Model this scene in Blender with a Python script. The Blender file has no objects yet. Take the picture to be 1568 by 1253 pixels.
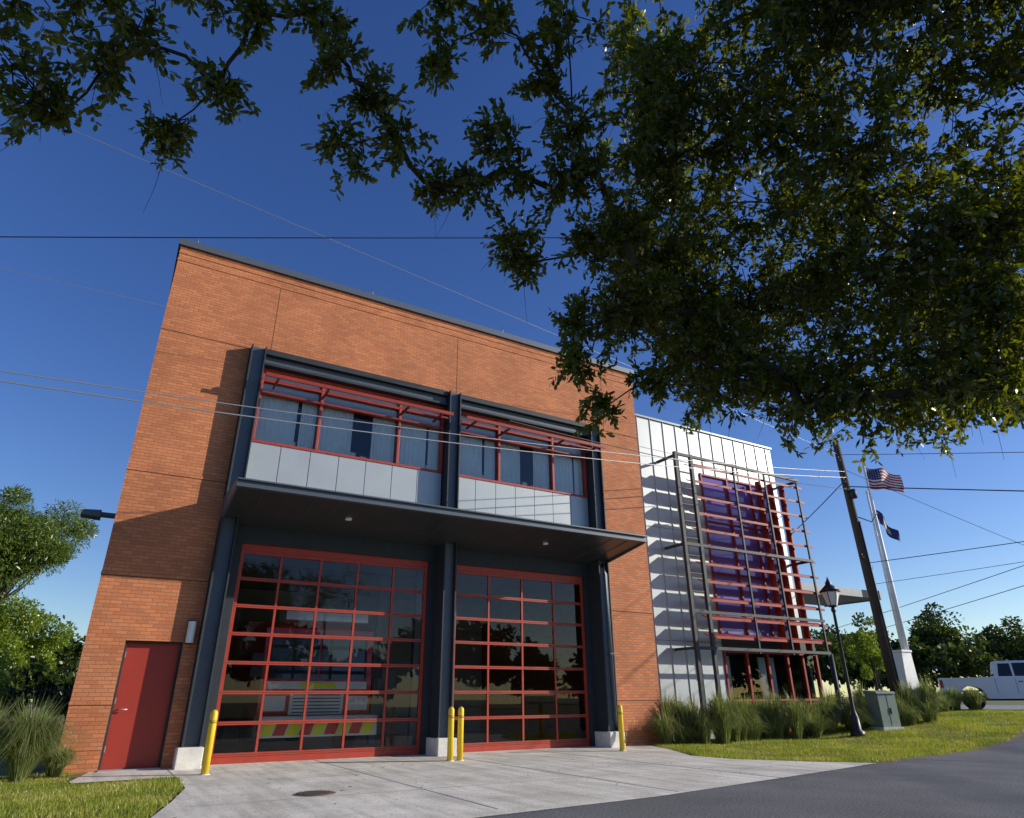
import bpy, math, random
import numpy as np
from mathutils import Matrix, Vector
random.seed(7); rng=np.random.default_rng(11)
scene=bpy.context.scene
COL=bpy.context.collection
# ------------------------------------------------------------------ helpers
def gz(x): return 0.0 if x<18 else (0.06*(x-18) if x<28 else 0.6)
def new_mat(name):
    m=bpy.data.materials.new(name); m.use_nodes=True; nt=m.node_tree
    return m,nt,nt.nodes['Principled BSDF']
def mat(name,col,rough=0.6,metal=0.0,var=0.0,vscale=3.0,bump=0.0,bscale=40.0,spec=0.5,col2=None):
    m,nt,b=new_mat(name); N=nt.nodes; L=nt.links
    b.inputs['Base Color'].default_value=(*col,1); b.inputs['Roughness'].default_value=rough
    b.inputs['Metallic'].default_value=metal; b.inputs['Specular IOR Level'].default_value=spec
    tc=N.new('ShaderNodeTexCoord')
    if var>0 or col2:
        n=N.new('ShaderNodeTexNoise'); n.inputs['Scale'].default_value=vscale; n.inputs['Detail'].default_value=8; n.inputs['Roughness'].default_value=0.65
        L.new(tc.outputs['Object'],n.inputs['Vector'])
        r=N.new('ShaderNodeValToRGB'); r.color_ramp.elements[0].position=0.3; r.color_ramp.elements[1].position=0.7
        c2=col2 if col2 else tuple(min(1,c*(1+var)) for c in col)
        c1=col if col2 else tuple(c*(1-var) for c in col)
        r.color_ramp.elements[0].color=(*c1,1); r.color_ramp.elements[1].color=(*c2,1)
        L.new(n.outputs['Fac'],r.inputs['Fac']); L.new(r.outputs['Color'],b.inputs['Base Color'])
    if bump>0:
        n2=N.new('ShaderNodeTexNoise'); n2.inputs['Scale'].default_value=bscale; n2.inputs['Detail'].default_value=5
        L.new(tc.outputs['Object'],n2.inputs['Vector'])
        bp=N.new('ShaderNodeBump'); bp.inputs['Strength'].default_value=bump; bp.inputs['Distance'].default_value=0.02
        L.new(n2.outputs['Fac'],bp.inputs['Height']); L.new(bp.outputs['Normal'],b.inputs['Normal'])
    return m
def glass_mat(name,tint,ior=1.6,refl=(1,1,1),body=None,bodyfac=0.0):
    m=bpy.data.materials.new(name); m.use_nodes=True; nt=m.node_tree; N=nt.nodes; L=nt.links; N.clear()
    o=N.new('ShaderNodeOutputMaterial'); tr=N.new('ShaderNodeBsdfTransparent'); gl=N.new('ShaderNodeBsdfGlossy')
    gl.inputs['Roughness'].default_value=0.01; gl.inputs['Color'].default_value=(*refl,1); tr.inputs['Color'].default_value=(*tint,1)
    base=tr.outputs[0]
    if body:
        d=N.new('ShaderNodeBsdfDiffuse'); d.inputs['Color'].default_value=(*body,1)
        mx=N.new('ShaderNodeMixShader'); mx.inputs[0].default_value=bodyfac; L.new(tr.outputs[0],mx.inputs[1]); L.new(d.outputs[0],mx.inputs[2]); base=mx.outputs[0]
    fr=N.new('ShaderNodeFresnel'); fr.inputs['IOR'].default_value=ior
    m2=N.new('ShaderNodeMixShader'); L.new(fr.outputs[0],m2.inputs[0]); L.new(base,m2.inputs[1]); L.new(gl.outputs[0],m2.inputs[2]); L.new(m2.outputs[0],o.inputs[0])
    return m
def leaf_mat(name,cols,transl=0.3,gloss=0.06,tcol=None,rough=0.35,patch=None):
    m=bpy.data.materials.new(name); m.use_nodes=True; nt=m.node_tree; N=nt.nodes; L=nt.links; N.clear()
    o=N.new('ShaderNodeOutputMaterial'); g=N.new('ShaderNodeNewGeometry'); r=N.new('ShaderNodeValToRGB')
    e=r.color_ramp.elements; e[0].color=(*cols[0],1); e[1].color=(*cols[-1],1)
    for i,c in enumerate(cols[1:-1]):
        q=e.new((i+1)/(len(cols)-1)); q.color=(*c,1)
    fac=g.outputs['Random Per Island']
    if patch:
        tc=N.new('ShaderNodeTexCoord'); pn=N.new('ShaderNodeTexNoise'); pn.inputs['Scale'].default_value=patch; pn.inputs['Detail'].default_value=5; L.new(tc.outputs['Object'],pn.inputs['Vector'])
        mr=N.new('ShaderNodeMapRange'); mr.inputs['From Min'].default_value=0.35; mr.inputs['From Max'].default_value=0.65; mr.inputs['To Min'].default_value=0; mr.inputs['To Max'].default_value=1; L.new(pn.outputs['Fac'],mr.inputs['Value'])
        mm=N.new('ShaderNodeMath'); mm.operation='MULTIPLY_ADD'; mm.inputs[1].default_value=0.35; L.new(fac,mm.inputs[0])
        ms=N.new('ShaderNodeMath'); ms.operation='MULTIPLY'; ms.inputs[1].default_value=0.65; L.new(mr.outputs[0],ms.inputs[0]); L.new(ms.outputs[0],mm.inputs[2]); fac=mm.outputs[0]
    L.new(fac,r.inputs['Fac'])
    d=N.new('ShaderNodeBsdfDiffuse'); t=N.new('ShaderNodeBsdfTranslucent'); gl=N.new('ShaderNodeBsdfGlossy'); gl.inputs['Roughness'].default_value=rough
    L.new(r.outputs[0],d.inputs['Color'])
    mul=N.new('ShaderNodeMixRGB'); mul.blend_type='MULTIPLY'; mul.inputs[0].default_value=1; mul.inputs[2].default_value=(*(tcol or (2.2,1.9,0.7)),1)
    L.new(r.outputs[0],mul.inputs[1]); L.new(mul.outputs[0],t.inputs['Color'])
    a=N.new('ShaderNodeMixShader'); a.inputs[0].default_value=transl; L.new(d.outputs[0],a.inputs[1]); L.new(t.outputs[0],a.inputs[2])
    b=N.new('ShaderNodeMixShader'); b.inputs[0].default_value=gloss; L.new(a.outputs[0],b.inputs[1]); L.new(gl.outputs[0],b.inputs[2]); L.new(b.outputs[0],o.inputs[0])
    return m
def brick_mat(name):
    m,nt,b=new_mat(name); N=nt.nodes; L=nt.links
    tc=N.new('ShaderNodeTexCoord'); sp=N.new('ShaderNodeSeparateXYZ'); L.new(tc.outputs['Object'],sp.inputs[0])
    ad=N.new('ShaderNodeMath'); L.new(sp.outputs[0],ad.inputs[0]); L.new(sp.outputs[1],ad.inputs[1])
    cb=N.new('ShaderNodeCombineXYZ'); L.new(ad.outputs[0],cb.inputs[0]); L.new(sp.outputs[2],cb.inputs[1])
    br=N.new('ShaderNodeTexBrick'); L.new(cb.outputs[0],br.inputs['Vector'])
    br.inputs['Scale'].default_value=1; br.inputs['Brick Width'].default_value=0.203; br.inputs['Row Height'].default_value=0.0677
    br.inputs['Mortar Size'].default_value=0.007; br.inputs['Mortar Smooth'].default_value=0.2; br.inputs['Bias'].default_value=-0.1
    br.inputs['Color1'].default_value=(0.64,0.225,0.088,1); br.inputs['Color2'].default_value=(0.49,0.155,0.062,1); br.inputs['Mortar'].default_value=(0.30,0.155,0.09,1)
    n=N.new('ShaderNodeTexNoise'); n.inputs['Scale'].default_value=0.9; n.inputs['Detail'].default_value=8; L.new(tc.outputs['Object'],n.inputs['Vector'])
    mr=N.new('ShaderNodeMapRange'); mr.inputs['From Min'].default_value=0.35; mr.inputs['From Max'].default_value=0.65; mr.inputs['To Min'].default_value=0.88; mr.inputs['To Max'].default_value=1.10
    L.new(n.outputs['Fac'],mr.inputs['Value'])
    mx=N.new('ShaderNodeVectorMath'); mx.operation='SCALE'; L.new(br.outputs['Color'],mx.inputs[0]); L.new(mr.outputs[0],mx.inputs['Scale'])
    L.new(mx.outputs[0],b.inputs['Base Color']); b.inputs['Roughness'].default_value=0.85
    iv=N.new('ShaderNodeMath'); iv.operation='SUBTRACT'; iv.inputs[0].default_value=1; L.new(br.outputs['Fac'],iv.inputs[1])
    n4=N.new('ShaderNodeTexNoise'); n4.inputs['Scale'].default_value=25; L.new(tc.outputs['Object'],n4.inputs['Vector'])
    a2=N.new('ShaderNodeMath'); L.new(iv.outputs[0],a2.inputs[0]); L.new(n4.outputs['Fac'],a2.inputs[1])
    bp=N.new('ShaderNodeBump'); bp.inputs['Strength'].default_value=0.6; bp.inputs['Distance'].default_value=0.007
    L.new(a2.outputs[0],bp.inputs['Height']); L.new(bp.outputs[0],b.inputs['Normal'])
    return m
class MB:
    def __init__(s): s.v=[]; s.f=[]; s.m=[]; s.s=[]
    def face(s,pts,mi=0,sm=False):
        n=len(s.v); s.v+= [tuple(p) for p in pts]; s.f.append(tuple(range(n,n+len(pts)))); s.m.append(mi); s.s.append(sm)
    def box(s,x0,x1,y0,y1,z0,z1,mi=0):
        n=len(s.v); s.v+=[(x0,y0,z0),(x1,y0,z0),(x1,y1,z0),(x0,y1,z0),(x0,y0,z1),(x1,y0,z1),(x1,y1,z1),(x0,y1,z1)]
        for f in ((0,3,2,1),(4,5,6,7),(0,1,5,4),(1,2,6,5),(2,3,7,6),(3,0,4,7)):
            s.f.append(tuple(n+i for i in f)); s.m.append(mi); s.s.append(False)
    def prism(s,prof,axis,a,b,mi=0):
        def P(p,t):
            return (t,p[0],p[1]) if axis=='x' else ((p[0],t,p[1]) if axis=='y' else (p[0],p[1],t))
        n=len(s.v); k=len(prof); s.v+=[P(p,a) for p in prof]+[P(p,b) for p in prof]
        s.f.append(tuple(n+i for i in range(k))); s.f.append(tuple(n+k+i for i in reversed(range(k)))); s.m+=[mi,mi]; s.s+=[False,False]
        for i in range(k):
            j=(i+1)%k; s.f.append((n+i,n+k+i,n+k+j,n+j)); s.m.append(mi); s.s.append(False)
    def tube(s,pts,rad,n=8,mi=0,caps=True):
        pts=[Vector(p) for p in pts]
        if not hasattr(rad,'__len__'): rad=[rad]*len(pts)
        b=len(s.v)
        for i,p in enumerate(pts):
            d=(pts[min(i+1,len(pts)-1)]-pts[max(i-1,0)])
            if d.length<1e-6: d=Vector((0,0,1))
            d.normalize()
            u=d.cross(Vector((0,0,1))) if abs(d.z)<0.95 else Vector((1,0,0))
            u.normalize(); w=d.cross(u).normalized()
            for k in range(n):
                a=2*math.pi*k/n; q=p+(u*math.cos(a)+w*math.sin(a))*rad[i]; s.v.append((q.x,q.y,q.z))
        for i in range(len(pts)-1):
            for k in range(n):
                k2=(k+1)%n; s.f.append((b+i*n+k,b+i*n+k2,b+(i+1)*n+k2,b+(i+1)*n+k)); s.m.append(mi); s.s.append(True)
        if caps:
            s.f.append(tuple(b+k for k in reversed(range(n)))); s.f.append(tuple(b+(len(pts)-1)*n+k for k in range(n))); s.m+=[mi,mi]; s.s+=[False,False]
    def obj(s,name,mats,parent=None,loc=None,rotz=0,bevel=0):
        me=bpy.data.meshes.new(name); me.from_pydata(s.v,[],s.f)
        for m in mats: me.materials.append(m)
        me.polygons.foreach_set('material_index',s.m); me.polygons.foreach_set('use_smooth',s.s); me.update()
        o=bpy.data.objects.new(name,me); COL.objects.link(o)
        if parent: o.parent=parent
        if loc: o.location=loc
        o.rotation_euler[2]=rotz
        if bevel:
            bm=o.modifiers.new('bevel','BEVEL'); bm.width=bevel; bm.segments=2; bm.limit_method='ANGLE'; bm.angle_limit=math.radians(40)
        return o
def empty(name,loc=(0,0,0),rotz=0):
    e=bpy.data.objects.new(name,None); COL.objects.link(e); e.location=loc; e.rotation_euler[2]=rotz; e.empty_display_size=0.3; return e
def np_mesh(name,V,faces,mats,parent=None):
    """V:(N,k,3) vertices per item; faces: list of index tuples within an item (all the same size)"""
    N,k=V.shape[0],V.shape[1]; F=np.array(faces); nf,fs=F.shape
    me=bpy.data.meshes.new(name)
    me.vertices.add(N*k); me.vertices.foreach_set('co',V.reshape(-1).astype(np.float32))
    idx=(np.arange(N)[:,None,None]*k+F[None]).reshape(-1).astype(np.int32)
    me.loops.add(len(idx)); me.loops.foreach_set('vertex_index',idx)
    me.polygons.add(N*nf); me.polygons.foreach_set('loop_start',np.arange(0,N*nf*fs,fs,dtype=np.int32)); me.polygons.foreach_set('loop_total',np.full(N*nf,fs,dtype=np.int32))
    for m in mats: me.materials.append(m)
    me.update(calc_edges=True)
    o=bpy.data.objects.new(name,me); COL.objects.link(o)
    if parent: o.parent=parent
    return o
LEAF=[(0,1,2,3,4,5)]
def nrm(a): return a/np.maximum(np.linalg.norm(a,axis=-1,keepdims=True),1e-9)
def make_leaves(P,D,L,W,up=0.5):
    n=len(P); R=rng.normal(size=(n,3)); R[:,2]+=up*2
    S=nrm(np.cross(D,R)); Nn=nrm(np.cross(S,D))
    l=(L*rng.uniform(0.7,1.2,n))[:,None]; w=(W*rng.uniform(0.8,1.2,n))[:,None]
    return np.stack([P, P+D*l*0.3+S*w*0.42, P+D*l*0.7+S*w*0.5-Nn*l*0.05, P+D*l-Nn*l*0.13, P+D*l*0.7-S*w*0.5-Nn*l*0.05, P+D*l*0.3-S*w*0.42],axis=1)
# ------------------------------------------------------------------ materials
M={}
M['brick']=brick_mat('brick')
M['steel']=mat('steel_dark',(0.030,0.038,0.048),0.6,0.0,var=0.15,vscale=4,spec=0.35)
M['steel2']=mat('steel_grey',(0.09,0.11,0.135),0.45,0.2,var=0.1)
M['coping']=mat('coping_metal',(0.16,0.18,0.2),0.4,0.5)
M['panel']=mat('metal_panel',(0.44,0.48,0.50),0.42,0.2,var=0.07,vscale=0.8,bump=0.05,bscale=3)
M['red']=mat('red_paint',(0.42,0.050,0.028),0.45,var=0.12,vscale=6)
M['shade']=mat('sun_shade_red',(0.30,0.04,0.025),0.5,var=0.12,vscale=6,spec=0.3)
M['dred']=mat('louvre_red_paint',(0.33,0.042,0.028),0.55,var=0.12,vscale=6,spec=0.25)
M['reddoor']=mat('red_door_paint',(0.38,0.042,0.025),0.45,var=0.08,vscale=2)
M['soffit']=mat('soffit',(0.05,0.055,0.06),0.35,0.3,var=0.1,vscale=3)
M['white']=mat('white_paint',(0.80,0.80,0.77),0.5,var=0.05,vscale=5)
M['conc_base']=mat('plinth_concrete',(0.75,0.72,0.65),0.85,var=0.15,vscale=6,bump=0.2)
M['intwall']=mat('interior_wall',(0.60,0.60,0.57),0.9,var=0.1)
M['intdark']=mat('interior_ceiling',(0.25,0.25,0.25),0.9)
M['intfloor']=mat('interior_floor',(0.50,0.50,0.47),0.35,var=0.1)
M['glass']=glass_mat('door_glass',(0.95,0.97,0.95),1.5)
M['wglass']=glass_mat('window_glass',(0.94,0.97,0.97),1.6,(0.85,0.95,1))
M['pglass']=glass_mat('purple_glass',(0.35,0.28,0.6),1.6,(0.75,0.7,1),body=(0.28,0.20,0.62),bodyfac=0.85)
M['curtain']=mat('curtain',(0.84,0.86,0.88),0.9,var=0.05,vscale=2)
M['yellow']=mat('yellow_paint',(0.82,0.56,0.02),0.45,var=0.08,vscale=8)
M['black']=mat('black_paint',(0.02,0.02,0.022),0.45)
M['rubber']=mat('rubber',(0.02,0.02,0.02),0.8)
M['chrome']=mat('chrome',(0.6,0.6,0.6),0.2,1.0)
M['joint_and_shadow']=mat('dark_joint_and_shadow_line',(0.11,0.06,0.04),0.9)  # joints, plus the painted shadow lines below the string courses
M['wood']=mat('pole_wood',(0.075,0.055,0.04),0.9,var=0.3,vscale=12,bump=0.4,bscale=30)
M['bark']=mat('bark',(0.05,0.042,0.034),0.95,var=0.35,vscale=8,bump=0.6,bscale=25)
M['galv']=mat('galvanised',(0.45,0.47,0.48),0.45,0.5)
M['wire']=mat('wire',(0.03,0.03,0.035),0.6)
M['wirel']=mat('wire_bright',(0.35,0.36,0.38),0.4,0.5)
# ------------------------------------------------------------------ FIRE STATION
FS=empty('fire_station')
BD=26.0
b=MB(); Y=15.0
b.box(-0.33,0.33,Y,Y+0.35,-0.2,8.85); b.box(0.33,1.33,Y,Y+0.35,2.2,8.85); b.box(1.33,1.58,Y,Y+0.35,-0.2,8.85)
b.box(11.88,13.55,Y,Y+0.35,-0.2,8.85); b.box(-0.33,13.55,Y,Y+0.35,8.85,11.17)
b.box(-0.33,-0.03,Y+0.35,BD,-0.2,11.17); b.box(13.2,13.55,Y+0.35,BD,-0.2,11.17); b.box(-0.03,13.2,BD-0.3,BD,-0.2,11.17)
b.obj('brick_walls',[M['brick']],FS)
b=MB()
for z in (8.84,5.50,3.38,1.08,0.35):
    for (x0,x1) in ((-0.34,1.58),(11.88,13.56)):
        if z<2.2 and x0<0:
            b.box(-0.34,0.33,Y-0.012,Y+0.02,z,z+0.062,0); b.box(1.34,1.58,Y-0.012,Y+0.02,z,z+0.062,0)
        else: b.box(x0,x1,Y-0.012,Y+0.02,z,z+0.062,0)
for z in (10.72,10.92,11.06): b.box(-0.34,13.56,Y-0.014,Y+0.02,z,z+0.05,0)
b.obj('brick_string_courses',[M['brick']],FS)
b=MB()
for x in (2.05,7.05,12.2): b.box(x,x+0.008,Y-0.004,Y+0.01,8.92,10.70,0)
for z in (8.825,5.487,3.367,1.068):  # groove and shadow line under each string course, painted as dark strips
    b.box(-0.335,0.33,Y-0.003,Y+0.01,z,z+0.012,0) if z<2.2 else b.box(-0.335,1.575,Y-0.003,Y+0.01,z,z+0.012,0)
    b.box(11.885,13.555,Y-0.003,Y+0.01,z,z+0.012,0)
b.obj('expansion_joints_and_shadow_lines',[M['joint_and_shadow']],FS)
b=MB()
b.box(-0.39,13.61,Y-0.07,Y+0.45,11.17,11.30,0); b.box(-0.39,13.61,Y-0.075,Y-0.05,11.12,11.20,0)
b.box(-0.39,0.05,Y+0.45,BD+.05,11.17,11.3,0); b.box(13.15,13.61,Y+0.45,BD+.05,11.17,11.3,0)
for x in (0.0,4.45,8.6,12.8): b.tube([(x,Y+0.1,11.3),(x,Y+0.1,11.62)],[0.014,0.008],6,0)
b.obj('parapet_coping',[M['coping']],FS)
b=MB(); b.box(-0.03,13.2,Y+0.35,BD-.3,10.5,10.7,0); b.obj('roof_slab',[M['coping']],FS)
b=MB()
def hcol(x0,x1,y0=14.76,y1=15.3,z0=0.36,z1=8.86):
    b.box(x0,x0+0.035,y0,y1,z0,z1,0); b.box(x1-0.035,x1,y0,y1,z0,z1,0); b.box(x0+0.035,x1-0.035,y0+0.12,y0+0.16,z0,z1,1)
hcol(1.59,1.93); hcol(6.76,7.10); hcol(11.50,11.86)
for (x0,x1) in ((1.95,6.74),(7.12,11.48)):
    b.box(x0,x1,14.84,15.2,8.72,8.86,0); b.box(x0,x1,14.96,15.2,8.52,8.72,1); b.box(x0,x1,14.88,15.2,8.46,8.52,0)
b.box(1.93,6.76,15.22,15.34,4.30,5.14,0); b.box(7.10,11.50,15.22,15.34,4.30,5.14,0)
b.box(1.93,2.16,15.26,15.40,0.0,4.30,0); b.box(6.58,6.76,15.26,15.40,0,4.30,0); b.box(7.10,7.32,15.26,15.40,0,4.30,0); b.box(11.33,11.50,15.26,15.40,0,4.30,0)
b.obj('steel_frame',[M['steel'],M['steel2']],FS,bevel=0.004)
b=MB()
for x0,x1 in ((1.52,1.97),(6.70,7.16),(11.44,11.92)): b.box(x0,x1,14.62,15.38,-0.1,0.355,0)
b.obj('column_bases',[M['conc_base']],FS,bevel=0.015)
b=MB()
for x0,x1,n in ((1.95,6.74,7),(7.12,11.48,7)):
    w=(x1-x0)/n
    for i in range(n): b.box(x0+i*w+0.008,x0+(i+1)*w-0.008,15.08,15.13,5.0,6.56,0)
    b.box(x0,x1,15.131,15.16,5.0,6.56,1)
b.obj('spandrel_panels',[M['panel'],M['joint_and_shadow']],FS)
# upper windows
b=MB(); g=MB(); c=MB()
for x0,x1,ms in ((1.95,6.74,(3.43,5.48)),(7.12,11.48,(8.46,10.27))):
    for z in (6.56,7.80,8.12,8.40): b.box(x0,x1,15.06,15.2,z,z+0.06,0)
    for x in (x0+0.03,x1-0.03)+ms: b.box(x-0.03,x+0.03,15.055,15.205,6.62,8.46,0)
    g.face([(x0,15.14,6.6),(x1,15.14,6.6),(x1,15.14,8.46),(x0,15.14,8.46)],0)
    xx=[x0,*ms,x1]
    for i in range(3):
        a,d=xx[i],xx[i+1]
        for s in (0,1):
            wd=(0.62 if (i+s)%2==0 else 0.25)*(d-a) if i!=1 else (0.40 if s==0 else 0.30)*(d-a)
            u0=a+0.05 if s==0 else d-0.05-wd
            k=14
            for j in range(k):
                p0=u0+wd*j/k; p1=u0+wd*(j+1)/k; o0=0.02*(j%2); o1=0.02*((j+1)%2)
                c.face([(p0,15.22+o0,6.65),(p1,15.22+o1,6.65),(p1,15.22+o1,7.84),(p0,15.22+o0,7.84)],0)
        c.box(a+0.05,d-0.05,15.21,15.22,7.86,8.44,0)
        for j in range(4): c.box(a+0.3+j*0.28,a+0.46+j*0.28,15.245,15.29,6.62,6.66+0.06*((j*7)%4),1)
    b.box(x0,x1,15.2,15.5,6.50,6.615,0)
b.obj('window_frames',[M['red']],FS,bevel=0.004); g.obj('window_panes',[M['wglass']],FS); c.obj('curtains',[M['curtain'],M['white']],FS)
b=MB()
b.box(1.6,11.9,15.4,20,5.2,5.3,0); b.box(1.6,11.9,15.36,20,8.62,8.7,1); b.box(1.6,11.9,20,20.1,5.3,8.6,0); b.box(1.55,1.6,15.4,20,5.3,8.6,0); b.box(11.9,11.95,15.4,20,5.3,8.6,0); b.box(6.9,6.96,15.4,20,5.3,8.6,0)
b.obj('upper_room',[M['intwall'],M['white']],FS)
# sun shades
b=MB()
for x0,x1,ms in ((1.95,6.72,(3.43,5.48)),(7.12,11.75,(8.46,10.27))):
    for k,yy in enumerate((14.52,14.74)):
        b.prism([(yy,8.00),(yy+0.05,8.02),(yy+0.05,8.06),(yy,8.04)],'x',x0,x1,0)
    b.box(x0,x1,14.42,14.45,7.97,8.06,0)
    for x in (x0+0.3,)+ms+(x1-0.3,): b.box(x-0.02,x+0.02,14.45,15.06,7.94,7.995,0)
b.obj('sun_shades',[M['shade']],FS)
# canopy
b=MB()
b.prism([(13.24,5.05),(13.24,4.95),(15.2,4.66),(15.2,5.14)],'x',1.62,11.88,1)
b.box(1.58,11.92,13.18,13.24,4.93,5.10,0); b.box(1.58,11.92,13.12,13.18,5.07,5.10,0); b.box(1.58,11.92,13.12,13.18,4.93,4.955,0)
b.prism([(13.24,5.10),(13.24,4.92),(15.0,4.63),(15.0,5.17)],'x',1.58,1.62,0); b.prism([(13.24,5.10),(13.24,4.92),(15.0,4.63),(15.0,5.17)],'x',11.88,11.92,0)
for i in range(1,20):
    x=1.62+i*0.513; b.prism([(13.26,4.946),(13.26,4.936),(15.1,4.664),(15.1,4.674)],'x',x-0.006,x+0.006,0)
for x in (4.1,9.3): b.tube([(x,14.1,4.83),(x,14.1,4.78)],0.07,16,2)
b.obj('entrance_canopy',[M['steel2'],M['soffit'],M['white']],FS)
# overhead doors
b=MB(); g=MB()
def ohdoor(x0,x1,n):
    y0,y1=15.34,15.40; rows=[0.16+0.565*i for i in range(8)]
    for k,z in enumerate(rows):
        t=0.034
        b.box(x0,x1,y0,y1,z-t,z+t,0)
        if k<7: b.box(x0,x1,y0-0.004,y0,z-0.004,z+0.004,1)
    b.box(x0,x1,y0,y1,0.0,0.12,0); b.box(x0,x1,y0,y1,rows[-1]+0.038,4.30,0)
    w=(x1-x0)/n
    for i in range(n+1):
        xc=min(max(x0+i*w,x0+0.04),x1-0.04); hw=0.04 if i in (0,n) else 0.024
        for k in range(7): b.box(xc-hw,xc+hw,y0+0.003,y1-0.003,rows[k]+0.034,rows[k+1]-0.034,0)
    rr=random.Random(int(x0*10))
    for i in range(n):
        for k in range(7):
            a=x0+i*w; dz=rr.uniform(-0.0015,0.0015); dx=rr.uniform(-0.0015,0.0015)
            g.face([(a,15.372-dz-dx,rows[k]),(a+w,15.372-dz+dx,rows[k]),(a+w,15.372+dz+dx,rows[k+1]),(a,15.372+dz-dx,rows[k+1])],0)
ohdoor(2.16,6.58,5); ohdoor(7.32,11.33,4)
b.obj('overhead_door_frames',[M['red'],M['joint_and_shadow']],FS); g.obj('overhead_door_glass',[M['glass']],FS)
b=MB()
b.box(-0.03,13.2,15.38,BD-.3,-0.05,0.004,0)
b.box(1.6,13.2,15.42,BD-.3,5.0,5.1,1); b.box(1.55,1.6,15.42,BD-.3,0.004,5,2); b.box(1.6,13.2,24.9,25.0,0.004,5,2)
for i in range(4): b.box(1.8,13,17+i*2.3,17.25+i*2.3,4.6,5.0,1)
for i in range(3): b.box(7.0,7.15,17+i*3,17.15+i*3,0.004,4.6,1)
for k in range(5): b.box(3+k*1.8,4.1+k*1.8,24.7,24.88,1.2+0.3*(k%2),2.1,3)
b.obj('apparatus_bay',[M['intfloor'],M['intdark'],M['intwall'],M['white']],FS)
b=MB()
b.box(0.37,1.29,15.15,15.20,0.03,2.16,0); b.box(0.33,0.37,15.08,15.25,0.0,2.2,1); b.box(1.29,1.33,15.08,15.25,0,2.2,1); b.box(0.37,1.29,15.08,15.25,2.16,2.2,1)
b.box(0.33,1.33,14.9,15.2,-0.05,0.028,2)
b.box(0.33,1.33,15.25,15.35,0,2.2,1)
b.tube([(0.46,15.15,1.0),(0.46,15.08,1.0),(0.60,15.08,1.0)],0.012,8,2)
for z in (0.3,1.1,1.9): b.box(0.365,0.385,15.13,15.15,z,z+0.1,2)
b.obj('side_door',[M['reddoor'],M['steel'],M['galv']],FS)
b=MB()
b.prism([(1.42+0.075*math.cos(t),14.93+0.07*math.sin(t)) for t in [math.pi*k/8+math.pi for k in range(9)]],'z',2.18,2.58,0)
b.box(1.345,1.495,14.93,15.0,2.16,2.60,1)
b.obj('wall_lamp',[M['white'],M['steel']],FS)
b=MB(); b.box(-0.85,-0.33,15.6,15.75,4.62,4.70,0); b.prism([(-0.95,4.60),(-0.60,4.57),(-0.60,4.72),(-0.92,4.70)],'y',15.5,15.85,0); b.obj('side_light',[M['steel2']],FS)
b=MB(); b.tube([(11.70,14.85,4.6),(11.66,14.68,4.3),(11.66,14.66,0.6),(11.74,14.5,0.25),(11.74,14.42,0.12)],0.05,10,0)
b.box(11.60,11.73,14.6,14.8,2.2,2.24,0); b.obj('downpipe',[M['steel2']],FS)
# ---- metal wing
b=MB(); W=16.0
b.box(13.55,17.3,W,W+0.3,-0.2,10.2,0); b.box(17.3,21.4,W,W+0.3,8.55,10.2,0); b.box(17.3,22.0,W,W+0.3,2.55,2.95,2); b.box(21.1,21.4,W,W+0.3,2.95,8.55,0)
b.box(17.3,22.0,W,W+0.3,-0.2,0.5,1)
b.box(21.1,21.4,W+0.3,BD,2.95,10.2,0); b.box(13.55,21.1,BD-.3,BD,0,10.2,0); b.box(21.9,22.0,W+0.3,24,-0.2,2.95,2)
b.box(13.55,21.1,W+0.3,BD-.3,10.0,10.1,2)
b.box(13.5,21.46,W-0.05,W+0.36,10.2,10.27,3)
x=13.9
while x<21.3:
    z0=8.55 if x>17.3 else 0.02
    b.box(x-0.009,x+0.009,W-0.025,W,z0,10.2,0); x+=0.60
b.box(13.55,17.3,W-0.006,W,2.75,2.77,3); b.box(13.55,17.3,W-0.006,W,6.3,6.32,3)
b.box(13.55,21.4,W-0.008,W,9.06,9.08,3)
b.obj('metal_wing',[M['panel'],M['brick'],M['steel'],M['coping']],FS)
b=MB(); g=MB()
for x in [17.3,18.6,19.85,21.1]: b.box(x-0.03,x+0.03,W-0.04,W+0.1,2.95,8.55,0)
for z in (2.98,5.0,6.8,8.5): b.box(17.3,21.1,W-0.035,W+0.09,z-0.025,z+0.025,0)
g.face([(17.3,W+0.03,2.95),(21.1,W+0.03,2.95),(21.1,W+0.03,8.55),(17.3,W+0.03,8.55)],0)
for x in [17.35,18.4,19.4,20.4,21.2,21.95]: b.box(x-0.04,x+0.04,W-0.04,W+0.1,0.5,2.55,0)
for z in (0.53,1.05,2.5): b.box(17.3,22.0,W-0.035,W+0.09,z-0.03,z+0.03,0)
g.face([(17.3,W+0.03,0.5),(22,W+0.03,0.5),(22,W+0.03,2.55),(17.3,W+0.03,2.55)],1)
b.obj('curtain_wall_frames',[M['dred']],FS); g.obj('curtain_wall_glass',[M['pglass'],M['glass']],FS)
b=MB(); b.box(13.6,21.1,20,20.1,0,10,0); b.box(13.6,21.1,16.3,20,5.2,5.5,0); b.box(13.6,21.9,16.3,20,2.7,2.9,0); b.box(17.4,18.1,16.5,16.55,0.6,2.4,1); b.box(19.5,20.3,16.5,16.55,0.6,2.4,1)
for k in range(5): b.box(17.5+k*0.8,17.9+k*0.8,16.9,17.1,3.3+0.7*(k%3),5.0,1)
b.obj('wing_interior',[M['intwall'],M['curtain']],FS)
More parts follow.
